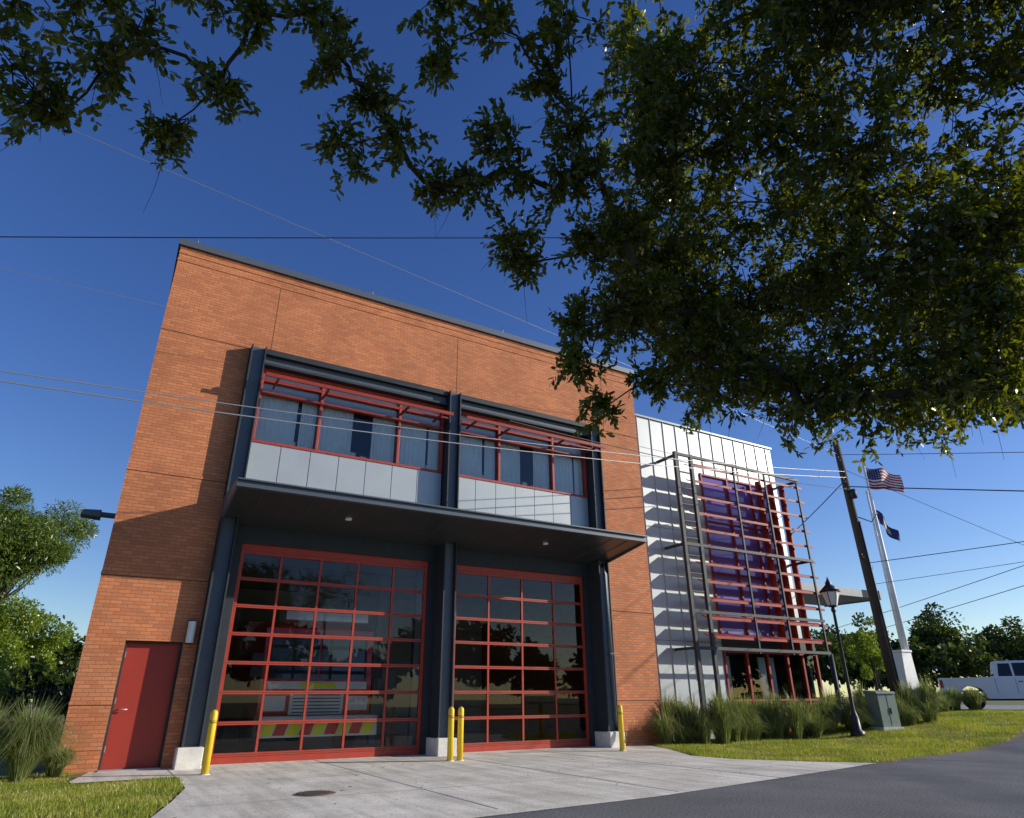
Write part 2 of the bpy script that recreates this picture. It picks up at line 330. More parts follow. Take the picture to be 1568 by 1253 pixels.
# louvre screen
b=MB(); fx=15.25; F=15.1
for x in (fx,15.95,): b.box(x-0.055,x+0.055,F-0.055,F+0.055,0,8.72,0)
for x in (18.0,19.6,21.4): b.box(x-0.03,x+0.03,F-0.03,F+0.028,2.4,8.72,0)
for z in (8.66,5.62,3.55,2.50): b.box(fx+0.055,21.5,F-0.05,F+0.029,z-0.045,z+0.045,0)
for x in (fx,21.4):
    for z in (8.60,5.62,2.50): b.box(x-0.04,x+0.04,F+0.06,W-0.02,z-0.04,z+0.04,0)
for z in np.arange(3.05,8.5,0.555): b.box(fx+0.055,15.89,F-0.025,F+0.025,z-0.018,z+0.018,0)
for i,z in enumerate(np.arange(2.85,8.6,0.555)):
    b.prism([(F+0.06,z-0.05),(F+0.38,z+0.10),(F+0.38,z+0.13),(F+0.06,z-0.02)],'x',16.02,21.7,1)
    b.box(16.02,21.72,F+0.03,F+0.06,z-0.055,z+0.025,1)
for x in (20.0,20.65,21.3): b.tube([(x,F+0.62,2.5),(x,F+0.62,8.55)],0.11,12,1)
b.tube([(21.95,15.4,-0.1),(21.95,15.4,2.5)],0.08,12,0)
b.obj('louvre_screen',[M['steel'],M['dred']],FS)
b=MB(); b.box(21.4,31.0,18.6,21.5,5.32,5.66,0); b.box(30.95,31.06,18.55,21.55,5.28,5.70,0); b.tube([(28,20.9,gz(28)-.1),(28,20.9,5.35)],0.1,12,0); b.obj('side_canopy',[M['steel2']],FS)
# ------------------------------------------------------------------ GROUND
def strip(name,xs,lo,hi,dz,m,parent=None):
    b=MB()
    for a,c in zip(range(len(xs)-1),range(1,len(xs))):
        x0,x1=xs[a],xs[c]
        b.face([(x0,lo[a],gz(x0)+dz),(x1,lo[c],gz(x1)+dz),(x1,hi[c],gz(x1)+dz),(x0,hi[a],gz(x0)+dz)],0)
    return b.obj(name,[m],parent)
GM=mat('grass_soil',(0.09,0.10,0.03),0.95,vscale=1.2,col2=(0.20,0.20,0.06),bump=0.6,bscale=60)
strip('ground',[-600,18,28,700],[-600]*4,[700]*4,-0.012,GM)
m,nt,bb=new_mat('asphalt'); N=nt.nodes; L=nt.links; tc=N.new('ShaderNodeTexCoord')
n=N.new('ShaderNodeTexNoise'); n.inputs['Scale'].default_value=38; n.inputs['Detail'].default_value=6; n.inputs['Roughness'].default_value=0.8; L.new(tc.outputs['Object'],n.inputs['Vector'])
n2=N.new('ShaderNodeTexNoise'); n2.inputs['Scale'].default_value=0.7; n2.inputs['Detail'].default_value=6; L.new(tc.outputs['Object'],n2.inputs['Vector'])
r=N.new('ShaderNodeValToRGB'); r.color_ramp.elements[0].position=0.38; r.color_ramp.elements[0].color=(0.035,0.036,0.042,1); r.color_ramp.elements[1].position=0.64; r.color_ramp.elements[1].color=(0.30,0.30,0.30,1); L.new(n.outputs['Fac'],r.inputs['Fac'])
mx=N.new('ShaderNodeMixRGB'); mx.blend_type='MULTIPLY'; mx.inputs[0].default_value=0.7; L.new(r.outputs[0],mx.inputs[1])
r2=N.new('ShaderNodeValToRGB'); r2.color_ramp.elements[0].position=0.3; r2.color_ramp.elements[0].color=(0.5,0.5,0.5,1); r2.color_ramp.elements[1].position=0.7; L.new(n2.outputs['Fac'],r2.inputs['Fac']); L.new(r2.outputs[0],mx.inputs[2]); L.new(mx.outputs[0],bb.inputs['Base Color'])
bb.inputs['Roughness'].default_value=0.85
bp=N.new('ShaderNodeBump'); bp.inputs['Strength'].default_value=0.9; bp.inputs['Distance'].default_value=0.015; L.new(n.outputs['Fac'],bp.inputs['Height']); L.new(bp.outputs[0],bb.inputs['Normal'])
M['asphalt']=m
ex=[-300,-60,-5,3.5,6.4,11.1,18,20.6,26,28,60,300]; ey=[-3,2.0,6.6,7.2,7.35,8.2,9.15,9.5,11.2,11.6,17,60]
strip('road',ex,[e-9.5 for e in ey],ey,0.0,M['asphalt'])
strip('dirt_verge',[12.6,18,20.6,26,28],[8.4,9.14,9.49,11.19,11.59],[8.75,9.36,9.8,11.4,12.3],-0.006,mat('dirt',(0.16,0.12,0.075),0.95,var=0.3,vscale=6,bump=0.5,bscale=30))
def poly(name,pts,z,m,parent=None):
    b=MB(); b.face([(p[0],p[1],z) for p in pts],0); return b.obj(name,[m],parent)
poly('side_street',[(28.0,11.4),(31.0,16.2),(33.5,24),(38,70),(70,300),(95,300),(52,70),(47,14.5)],0.604,mat('worn_asphalt',(0.24,0.24,0.24),0.9,var=0.15,vscale=2))
m,nt,bb=new_mat('concrete'); N=nt.nodes; L=nt.links; tc=N.new('ShaderNodeTexCoord')
n=N.new('ShaderNodeTexNoise'); n.inputs['Scale'].default_value=0.8; n.inputs['Detail'].default_value=10; n.inputs['Roughness'].default_value=0.7; L.new(tc.outputs['Object'],n.inputs['Vector'])
r=N.new('ShaderNodeValToRGB'); e=r.color_ramp.elements; e[0].position=0.30; e[0].color=(0.56,0.52,0.43,1); e[1].position=0.60; e[1].color=(0.88,0.83,0.71,1); L.new(n.outputs['Fac'],r.inputs['Fac'])
mp=N.new('ShaderNodeMapping'); mp.inputs['Scale'].default_value=(3.5,0.35,1); L.new(tc.outputs['Object'],mp.inputs[0])
n2=N.new('ShaderNodeTexNoise'); n2.inputs['Scale'].default_value=1.5; n2.inputs['Detail'].default_value=6; L.new(mp.outputs[0],n2.inputs['Vector'])
r2=N.new('ShaderNodeValToRGB'); r2.color_ramp.elements[0].position=0.35; r2.color_ramp.elements[0].color=(0.76,0.76,0.76,1); r2.color_ramp.elements[1].position=0.6; L.new(n2.outputs['Fac'],r2.inputs['Fac'])
mx=N.new('ShaderNodeMixRGB'); mx.blend_type='MULTIPLY'; mx.inputs[0].default_value=1; L.new(r.outputs[0],mx.inputs[1]); L.new(r2.outputs[0],mx.inputs[2])
n3=N.new('ShaderNodeTexNoise'); n3.inputs['Scale'].default_value=30; n3.inputs['Detail'].default_value=4; L.new(tc.outputs['Object'],n3.inputs['Vector'])
r3=N.new('ShaderNodeValToRGB'); r3.color_ramp.elements[0].position=0.33; r3.color_ramp.elements[0].color=(0.7,0.7,0.7,1); r3.color_ramp.elements[1].position=0.5; L.new(n3.outputs['Fac'],r3.inputs['Fac'])
mx2=N.new('ShaderNodeMixRGB'); mx2.blend_type='MULTIPLY'; mx2.inputs[0].default_value=1; L.new(mx.outputs[0],mx2.inputs[1]); L.new(r3.outputs[0],mx2.inputs[2]); L.new(mx2.outputs[0],bb.inputs['Base Color'])
bb.inputs['Roughness'].default_value=0.8; M['concrete']=m
drv=empty('driveway')
poly('slab',[(0.6,8.2),(-0.4,6.9),(3.5,7.1),(6.4,7.3),(11.1,8.15),(12.9,8.5),(12.2,9.3),(11.4,10.6),(11.3,11.7),(12.3,13.5),(12.9,15.0),(11.6,15.4),(1.6,15.4),(0.2,15.0),(-0.05,13.5),(-0.02,13.2),(1.45,13.3),(1.4,11.6),(1.1,10.2)],0.006,M['concrete'],drv)
b=MB()
for y0 in (12.0,9.6): b.box(1.2,11.4,y0,y0+0.012,0.006,0.009,0)
for x0 in (4.2,6.95,9.4): b.box(x0,x0+0.012,7.5,15.2,0.006,0.0095,0)
b.box(1.42,1.436,13.3,15,0.006,0.0085,0)
b.obj('control_joints',[mat('joint_grey',(0.26,0.25,0.22),0.9)],drv)
b=MB(); ms=mat('cast_iron',(0.15,0.08,0.05),0.7,0.3,var=0.3,vscale=20)
b.tube([(0,0,0),(0,0,0.008)],0.27,32,0); b.tube([(0,0,0.008),(0,0,0.013)],0.235,32,1)
for i in range(-5,6):
    h=math.sqrt(max(0,0.21**2-(i*0.04)**2)); b.box(i*0.04-0.009,i*0.04+0.009,-h,h,0.013,0.019,0)
b.obj('manhole_cover',[mat('iron_ring',(0.20,0.16,0.13),0.8,0.1),ms],None,(2.8,9.95,0.006))
tape=mat('reflective_tape',(0.5,0.32,0.03),0.4)
for x,y in ((1.88,13.42),(6.44,13.45),(6.66,13.45),(10.98,13.6)):
    b=MB(); r=0.062
    pts=[(0,0,-0.05),(0,0,0.93),(0,0,0.965),(0,0,0.985),(0,0,0.992)]; rad=[r,r,r*0.85,r*0.5,0.005]
    b.tube(pts,rad,20,0); b.tube([(0,0,0.78),(0,0,0.83)],r+0.003,20,1); b.tube([(0,0,-0.01),(0,0,0.012)],0.085,20,2)
    b.obj('bollard',[M['yellow'],tape,M['conc_base']],None,(x,y,0.006))
# ------------------------------------------------------------------ FIRE ENGINE (in the bay)
fe=empty('fire_engine',(3.1,16.1,0.004))
fr=mat('fire_engine_red',(0.60,0.025,0.02),0.2); lime=mat('lime_chevron',(0.90,0.90,0.03),0.5)
b=MB()
b.prism([(0.05,0.55),(0.0,1.45),(0.12,2.65),(0.4,2.8),(2.6,2.8),(2.6,0.55)],'x',0,2.5,0)
b.box(0,2.5,2.6,8,0.6,3.0,0); b.box(0.12,2.38,-0.03,0.06,1.36,1.52,1)
b.prism([(-0.012,1.57),(0.06,2.5),(0.09,2.5),(0.02,1.57)],'x',0.15,1.22,2); b.prism([(-0.012,1.57),(0.06,2.5),(0.09,2.5),(0.02,1.57)],'x',1.28,2.35,2)
b.box(0.65,1.85,-0.04,0.03,0.84,1.32,1)
for i in range(6): b.box(0.72,1.78,-0.05,-0.04,0.88+i*0.07,0.90+i*0.07,3)
for s in (0.08,1.94):
    b.box(s,s+0.48,-0.04,0.03,0.92,1.22,1)
    for k in (0.12,0.36): b.tube([(s+k,-0.05,1.07),(s+k,-0.03,1.07)],0.09,14,4)
b.box(-0.03,2.53,-0.5,0.05,0.42,0.82,1)
b.box(0.3,2.2,-0.3,0.4,2.8,2.98,4)
for s in (-0.25,2.5): b.box(s,s+0.25,0.0,0.15,1.6,2.1,3)
for s in (0.0,2.2): b.tube([(s,1.3,0.5),(s+0.3,1.3,0.5)],0.5,20,3); b.tube([(s,6.3,0.5),(s+0.3,6.3,0.5)],0.5,20,3)
for i in range(9):
    x0=0.0+i*0.27; mi=5 if i%2==0 else 0
    b.prism([(x0,0.46),(x0+0.24,0.46),(x0+0.32,0.70),(x0+0.08,0.70)],'y',-0.512,-0.502,mi)
b.box(0.85,1.65,-0.06,-0.052,1.39,1.49,5)
b.obj('body',[fr,M['white'],mat('windshield',(0.03,0.04,0.05),0.05),M['black'],mat('lamp_lens',(0.75,0.75,0.75),0.1),lime],fe)
# ------------------------------------------------------------------ UTILITY POLE
up=empty('utility_pole',(24.7,15.0,gz(24.7)))
b=MB()
b.tube([(0,0,-0.3),(-0.1,0,3.5),(-0.25,0,7.5),(-0.36,0,10.35)],[0.18,0.165,0.145,0.125],14,0)
b.tube([(-0.36,0,10.35),(-0.36,0,10.4)],[0.125,0.06],14,0)
for z,dx in ((9.5,-0.33),(8.6,-0.29),(8.2,-0.28),(5.6,-0.18)):
    b.tube([(dx-0.12,-0.1,z),(dx-0.28,-0.12,z),(dx-0.28,-0.12,z+0.12)],[0.02,0.02,0.035],8,1)
b.tube([(0.02,-0.18,0.1),(-0.08,-0.17,3.5),(-0.2,-0.16,7.0)],0.035,8,1)
b.tube([(-0.33,-0.25,7.9),(-0.33,-0.25,8.25)],0.12,12,1)
b.tube([(-0.1,-0.1,7.2),(0.3,-0.35,7.0),(0.5,-0.55,7.35)],0.02,6,1)
b.obj('pole',[M['wood'],M['steel']],up)
# ------------------------------------------------------------------ WIRES
b=MB()
def wire(p,q,r,sag=0.0,mi=0,e0=0.0,e1=0.0,n=18):
    p=Vector(p); q=Vector(q); d=q-p; p2=p-d*e0; q2=q+d*e1; pts=[]
    for i in range(n+1):
        t=i/n; v=p2.lerp(q2,t); v.z-=sag*4*t*(1-t); pts.append(v)
    b.tube(pts,r,5,mi,False)
T=(24.38,15,10.2)
wire((-3.4,11.3,10.5),T,0.006,0,1,0.6)
wire((-3.1,12.6,8.72),(7.4,9.2,10.55),0.011,0.12,0,0.8,1.0)
wire((-4.8,21.5,12.9),(-0.6,21.9,13.2),0.008,0,1,1,3)
wire((-2.35,11.8,6.15),(24.4,14.9,9.45),0.011,0.45,1,0.3); wire((-2.3,11.8,6.02),(24.4,14.9,9.2),0.013,0.50,1,0.3)
wire((7.0,12.0,7.0),(24.4,14.9,8.7),0.012,0.2,0)
wire(T,(25.4,9.1,8.7),0.012,0.1,0,0,2.5); wire((24.4,15,8.85),(26,9.7,7.55),0.022,0.05,0,0,2.5); wire((24.4,15,9.6),(26.1,9.9,5.6),0.008,0.1,0,0,1.0)
wire((24.5,15,5.8),(26.2,10.3,6.0),0.014,0.1,0,0,2.5); wire((24.5,15,5.0),(26.2,10.3,5.35),0.009,0.1,0,0,2.5)
wire((24.4,15,9.1),(60,60,13),0.02,1.5,0); wire((24.4,15,8.8),(75,45,15),0.02,1.5,0); wire((80,60,9),(60,15,13),0.03,1.0,0,1,1); wire((80,60,7.5),(60,15,11.5),0.03,1.0,0,1,1)
b.obj('power_lines',[M['wire'],M['wirel']])
# ------------------------------------------------------------------ FLAGPOLES
fp=empty('flagpole',(31.15,18.0,0.6))
b=MB(); b.tube([(0,0,-0.1),(0,0,5),(0,0,11.35)],[0.11,0.095,0.05],14,0); b.tube([(0,0,11.35),(0,0,11.42),(0,0,11.5),(0,0,11.56)],[0.02,0.08,0.08,0.01],12,1)
b.obj('pole',[M['white'],mat('gold_ball',(0.6,0.4,0.1),0.3,0.8)],fp)
us=[mat('flag_red',(0.45,0.02,0.03),0.8),mat('flag_white',(0.75,0.75,0.75),0.8),mat('flag_blue',(0.02,0.03,0.15),0.8)]
b=MB(); nx,nz=30,13; Lf,Hf=1.95,1.15
fd=Vector((0.90,-0.42,0)).normalized()
def fpnt(i,j):
    s=i/nx; t=j/nz; off=0.17*math.sin(s*10+t*1.8)*s**0.6; drop=-0.40*s**1.2-0.07*math.sin(s*8)
    per=Vector((0.42,0.9,0)); q=fd*(s*Lf*0.90)+per*off; return (q.x,q.y,11.15+drop-t*Hf*(1-0.18*s))
for i in range(nx):
    for j in range(nz):
        mi=2 if (i<12 and j<7) else (0 if j%2==0 else 1)
        b.face([fpnt(i,j),fpnt(i,j+1),fpnt(i+1,j+1),fpnt(i+1,j)],mi,True)
for r_ in range(5):
    for c_ in range(6):
        i=1.2+c_*1.8; j=0.9+r_*1.25; p=Vector(fpnt(i,j))
        b.tube([p+Vector((-0.01,-0.03,0)),p+Vector((0,-0.035,0))],0.022,5,1)
b.obj('national_flag',us,fp)
fp2=empty('flagpole',(31.75,18.5,0.6))
b=MB(); b.tube([(0,0,-0.1),(0,0,5),(0,0,9.9)],[0.1,0.085,0.045],14,0); b.tube([(0,0,9.9),(0,0,9.96),(0,0,10.03),(0,0,10.09)],[0.02,0.07,0.07,0.01],12,0); b.obj('pole',[M['white']],fp2)
b=MB()
def spnt(i,j):
    s=i/12; t=j/10; q=fd*(s*1.1)+Vector((0.42,0.9,0))*0.14*math.sin(s*11+t); return (q.x,q.y,9.35-1.3*s-t*0.85*(1-0.35*s)+0.1*math.sin(s*6))
for i in range(12):
    for j in range(10):
        mi=1 if (5<=i<9 and 3<=j<7) else (2 if (i<3 and j>6) else 0); b.face([spnt(i,j),spnt(i,j+1),spnt(i+1,j+1),spnt(i+1,j)],mi,True)
b.obj('state_flag',[us[2],mat('flag_buff',(0.5,0.45,0.25),0.8),us[1]],fp2)
b=MB(); b.prism([(-0.55,0),(0.55,0),(0.42,2.3),(-0.30,2.3)],'y',-0.35,0.35,0); b.box(-0.66,0.66,-0.45,0.45,-0.1,0.14,0); b.box(-0.34,0.46,-0.39,0.39,2.3,2.40,0)
b.obj('monument_plinth',[M['white']],None,(30.4,18.0,0.6),0.0,0.02)
ec=mat('cabinet_green',(0.24,0.30,0.24),0.6,var=0.1); b=MB()
b.box(-0.38,0.38,-0.30,0.30,-0.1,0.08,1); b.box(-0.33,0.33,-0.25,0.25,0.08,1.02,0); b.prism([(-0.28,1.02),(0.28,1.02),(0.28,1.12),(-0.22,1.08)],'x',-0.36,0.36,0)
b.box(-0.005,0.005,-0.256,-0.25,0.12,0.98,2); b.box(0.05,0.08,-0.275,-0.25,0.45,0.62,2)
b.obj('electrical_cabinet',[ec,M['conc_base'],M['black']],None,(21.3,13.5,gz(21.3)),-0.25,0.01)
# ------------------------------------------------------------------ STREET LAMP
sl=empty('street_lamp',(19.45,13.25,gz(19.45)))
b=MB()
b.tube([(0,0,-0.05),(0,0,0.12),(0,0,0.16),(0,0,0.5),(0,0,0.6),(0,0,0.7),(0,0,3.45),(0,0,3.5),(0,0,3.56),(0,0,3.62)],[0.2,0.2,0.13,0.11,0.08,0.055,0.042,0.07,0.07,0.04],16,0)
def hexr(z,r): return [(r*math.cos(math.pi/3*k+0.3),r*math.sin(math.pi/3*k+0.3),z) for k in range(6)]
A=hexr(3.66,0.15); B2=hexr(4.08,0.28)
for k in range(6):
    k2=(k+1)%6; b.face([A[k],A[k2],B2[k2],B2[k]],1); b.tube([A[k],B2[k]],0.012,5,0)
for z,r0,r1,z1 in ((3.62,0.1,0.17,3.67),(4.07,0.31,0.31,4.11)): b.tube([(0,0,z),(0,0,z1)],[r0,r1],6,0)
b.tube([(0,0,4.11),(0,0,4.24),(0,0,4.32),(0,0,4.36),(0,0,4.44),(0,0,4.56)],[0.31,0.17,0.09,0.10,0.045,0.005],12,0)
b.obj('lamp',[M['black'],mat('lamp_glass',(0.88,0.87,0.82),0.25)],sl)
# ------------------------------------------------------------------ PICKUP TRUCK
pt=empty('pickup_truck',(31.7,17.25,0.6),math.radians(-60))
wh=mat('white_car_paint',(0.80,0.81,0.82),0.25,spec=0.6); tg=mat('car_glass',(0.02,0.025,0.03),0.08); tl=mat('tail_lamp',(0.4,0.02,0.02),0.3)
b=MB(); hw=0.95; RW=1.1
def arch(cx,r,z0,n=10): return [(cx+r*math.cos(math.pi-math.pi*k/n),z0+r*math.sin(math.pi*k/n)) for k in range(n+1)]
prof=[(0.0,0.55),(0.0,1.22),(1.95,1.25),(1.97,1.20),(3.95,1.20),(4.2,1.22),(5.55,1.10),(5.72,1.0),(5.75,0.5),(5.2,0.45)]
prof+=list(reversed(arch(4.75,0.47,0.45)))+[(4.2,0.42),(1.65,0.42)]+list(reversed(arch(RW,0.47,0.45)))+[(0.55,0.52)]
def side(yv,flip):
    pts=[(p[0],yv,p[1]) for p in prof]
    b.face(pts if flip else pts[::-1],0)
side(-hw,True); side(hw,False)
n_=len(prof)
for i in range(n_):
    p,q=prof[i],prof[(i+1)%n_]
    if i==1:
        b.box(0.0,1.95,-hw+0.003,-hw+0.12,1.1,1.235,0); b.box(0.0,1.95,hw-0.12,hw-0.003,1.1,1.235,0); b.box(0.0,0.1,-hw+0.12,hw-0.12,0.6,1.215,0); b.box(0.1,1.95,-hw+0.1,hw-0.1,0.7,0.75,3); continue
    b.face([(p[0],-hw,p[1]),(p[0],hw,p[1]),(q[0],hw,q[1]),(q[0],-hw,q[1])],0)
def cab(x0,x1,x2,x3,z0,z1,w0,w1,mi):
    v=[(x0,-w0,z0),(x3,-w0,z0),(x3,w0,z0),(x0,w0,z0),(x1,-w1,z1),(x2,-w1,z1),(x2,w1,z1),(x1,w1,z1)]
    for f in ((4,5,6,7),(0,1,5,4),(1,2,6,5),(2,3,7,6),(3,0,4,7)): b.face([v[i] for i in f],mi)
cab(1.98,2.12,3.45,4.15,1.20,1.86,0.90,0.74,0)
for s in (-1,1):
    def gp(x,z):
        f=(z-1.20)/0.66; return (x,s*(0.90-0.16*f+0.006),z)
    for q in ([(2.14,1.27),(2.62,1.27),(2.62,1.76),(2.22,1.76)],[(2.70,1.27),(3.22,1.27),(3.22,1.77),(2.70,1.77)],[(3.29,1.27),(3.93,1.27),(3.45,1.77),(3.29,1.77)]):
        P_=[gp(*a) for a in q]; b.face(P_ if s<0 else P_[::-1],1)
    for xx_ in (2.66,3.25,1.975): b.box(xx_,xx_+0.012,s*hw-0.004,s*hw+0.004,0.6,1.18,3)
    for dx in (2.75,3.35): b.box(dx,dx+0.16,s*hw-0.02,s*hw+0.02,1.05,1.08,3)
    b.box(0.0,0.12,s*(hw+0.002)-0.01,s*(hw+0.002)+0.01,0.85,1.15,2); b.box(3.78,3.95,s*(hw+0.1)-0.08,s*(hw+0.1)+0.08,1.24,1.42,0)
b.face([(2.0,-0.72,1.3),(2.11,-0.62,1.78),(2.11,0.62,1.78),(2.0,0.72,1.3)],1)
b.face([(4.10,-0.78,1.28),(4.10,0.78,1.28),(3.55,0.68,1.80),(3.55,-0.68,1.80)],1)
b.box(-0.12,0.0,-0.9,0.9,0.5,0.7,4); b.box(5.75,5.85,-0.9,0.9,0.45,0.7,4)
b.box(5.7,5.77,-0.7,0.7,0.75,1.0,3)
for cx in (RW,4.75):
    for s in (-1,1):
        b.tube([(cx,s*0.70,0.37),(cx,s*0.93,0.37)],0.37,24,3); b.tube([(cx,s*0.90,0.37),(cx,s*0.945,0.37)],0.19,16,5)
b.box(0.3,5.4,-0.6,0.6,0.35,0.55,3)
b.obj('body',[wh,tg,tl,M['rubber'],M['chrome'],mat('wheel_rim',(0.3,0.3,0.31),0.4,0.5)],pt)
# ------------------------------------------------------------------ VEGETATION
BLADE=[(0,1,3,2),(2,3,5,4),(4,5,7,6)]
def grass_clump(loc,n,h,spread,w=0.005):
    a=rng.uniform(0,2*np.pi,n); r0=rng.uniform(0,0.10,n); f=rng.uniform(0.05,1.0,n)**0.8; lean=f*spread; hh=h*rng.uniform(0.55,1.15,n)
    d=np.stack([np.cos(a),np.sin(a),0*a],1); a2=a+rng.normal(size=n)*0.5; s=np.stack([-np.sin(a2),np.cos(a2),0*a],1)*w
    def pt(rr,zz): q=d*(r0+rr)[:,None]; q=q+rng.normal(size=(n,3))*0.008; q[:,2]=zz; return q
    p0=pt(0*lean,0*hh); p1=pt(lean*0.22,hh*0.5); p2=pt(lean*0.58,hh*(0.92-0.12*f)); p3=pt(lean*1.1,hh*np.where(f>0.5,rng.uniform(0.4,0.8,n),rng.uniform(0.95,1.15,n)))
    V=np.stack([p0-s*0.8,p0+s*0.8,p1-s,p1+s,p2-s*0.8,p2+s*0.8,p3-s*0.15,p3+s*0.15],1)
    return V+np.array(loc)
grassm=leaf_mat('ornamental_grass_blades',[(0.12,0.18,0.05),(0.21,0.27,0.09),(0.38,0.35,0.18)],0.38,0.04,(1.6,1.6,0.8))
shrubm=leaf_mat('shrub_leaves',[(0.05,0.09,0.02),(0.09,0.14,0.03),(0.16,0.20,0.045)],0.3,0.08)
np_mesh('ornamental_grass',np.concatenate([grass_clump((-0.75,13.9,0),1500,1.0,0.75),grass_clump((-1.35,14.3,0),1000,1.0,0.7)]),BLADE,[grassm])
np_mesh('ornamental_grass',np.concatenate([grass_clump((-2.1,14.6,0),900,0.9,0.7),grass_clump((-0.3,14.5,0),500,0.45,0.35)]),BLADE,[grassm])
Vs=[]
for k in range(54):
    x=13.4+k*0.205+rng.uniform(-.2,.2); y=14.75-0.02*(x-13)*3+rng.uniform(-0.6,0.45); Vs.append(grass_clump((x,y,gz(x)-0.01),int(rng.uniform(300,650)),rng.uniform(0.5,1.2),rng.uniform(0.35,0.65),0.006))
for k in range(18):
    x=24.6+k*0.34; y=15.6+rng.uniform(-0.8,1.2); Vs.append(grass_clump((x,y,gz(x)-0.01),350,rng.uniform(0.45,0.85),0.5,0.008))
np_mesh('ornamental_grass',np.concatenate(Vs),BLADE,[grassm])
def blob_leaves(c,rad,n,L,W,hollow=0.5,sub=None):
    c=np.array(c); rad=np.array(rad)
    ns=sub or max(6,n//120); dirs=nrm(rng.normal(size=(ns,3))); dirs[:,2]=np.where(dirs[:,2]<-0.35,-dirs[:,2]*0.4,dirs[:,2])
    sc=c+dirs*rad*rng.uniform(hollow,0.95,(ns,1)); sr=rng.uniform(0.16,0.34,ns)*rad.mean()
    idx=rng.integers(0,ns,n); off=nrm(rng.normal(size=(n,3)))*(rng.uniform(0.3,1,(n,1))**0.6)
    P=sc[idx]+off*sr[idx][:,None]*np.array([1,1,0.75])
    D=nrm(off+rng.normal(size=(n,3))*0.6)
    return make_leaves(P,D,L,W)
V=[]
for (x,y,r,h) in ((13.8,15.2,0.5,0.75),(15.0,15.3,0.4,0.5),(14.4,14.6,0.35,0.4),(17.0,15.2,0.45,0.5),(18.6,15.2,0.5,0.5),(20.3,15.0,0.6,0.6),(21.5,15.0,0.6,0.6),(22.6,15.6,0.5,0.6),(24.2,16.0,0.45,0.5),(26.5,16.5,0.5,0.5),(27.6,16.4,0.5,0.5),(29.2,16.8,0.5,0.4)):
    V.append(blob_leaves((x,y,gz(x)+h*0.7),(r,r,h),1500,0.06,0.03,0.3))
np_mesh('shrubs',np.concatenate(V),LEAF,[shrubm])
def lawn(name,pts_fn,n,m,h=0.05):
    P=pts_fn(n); n=len(P); a=rng.uniform(0,2*np.pi,n); s=np.stack([np.cos(a),np.sin(a),0*a],1)*0.006; l=rng.normal(size=(n,3))*0.022; l[:,2]=h*rng.uniform(0.4,1.4,n)*(0.8+0.35*np.sin(P[:,0]*1.7+2*np.sin(P[:,1]*1.3)))
    V=np.stack([P-s,P+s,P+l],1); return np_mesh(name,V,[(0,1,2)],[m])
lawnm=leaf_mat('lawn_blades',[(0.15,0.19,0.03),(0.27,0.32,0.045),(0.38,0.38,0.08),(0.48,0.42,0.17)],0.35,0.03,(1.6,1.6,0.7),patch=1.1)
gzv=np.vectorize(gz)
def edge_y(x): return np.interp(x,ex,ey)
def right_lawn(n):
    x=rng.uniform(11.3,31,n); y=rng.uniform(8.4,17.5,n); lo=edge_y(x)+0.10+0.07*np.sin(x*5)+0.05*np.sin(x*17)+rng.exponential(0.05,n)
    left=np.interp(y,[8.5,9.3,10.6,11.7,13.5,15],[13.0,12.3,11.5,11.4,12.4,13.0]); far=np.interp(x,[12,28,31],[15.9,15.9,16.5])
    right=np.interp(y,[11.4,16.2,24],[28,31,33.5])
    k=(y>lo)&(x>left)&(y<far)&(x<right); x,y=x[k],y[k]; return np.stack([x,y,gzv(x)-0.012],1)
lawn('lawn',right_lawn,190000,lawnm,0.07)
def left_lawn(n):
    x=rng.uniform(-3.5,1.5,n); y=rng.uniform(7.2,15,n); r=np.interp(y,[6.9,8.2,10.2,11.6,13.2,13.3,15],[-0.5,0.55,1.05,1.38,1.42,-0.08,-0.1])+0.04*np.sin(y*9)+0.03*np.sin(y*23); k=(x<r); x,y=x[k],y[k]; return np.stack([x,y,0*x-0.012],1)
lawn('lawn',left_lawn,75000,lawnm,0.06)
n=260; x=rng.uniform(-0.5,24,n); y=np.where(x<12,rng.uniform(8.5,15,n),rng.uniform(10,14.5,n)); z=np.where(x<12,0.014,gzv(x)+0.05); a=rng.uniform(0,6.28,n)
np_mesh('fallen_leaves',make_leaves(np.stack([x,y,z],1),np.stack([np.cos(a),np.sin(a),0.05+0*a],1),0.06,0.025,4),LEAF,[leaf_mat('dry_leaves',[(0.12,0.07,0.03),(0.2,0.13,0.05)],0.1,0.02)])
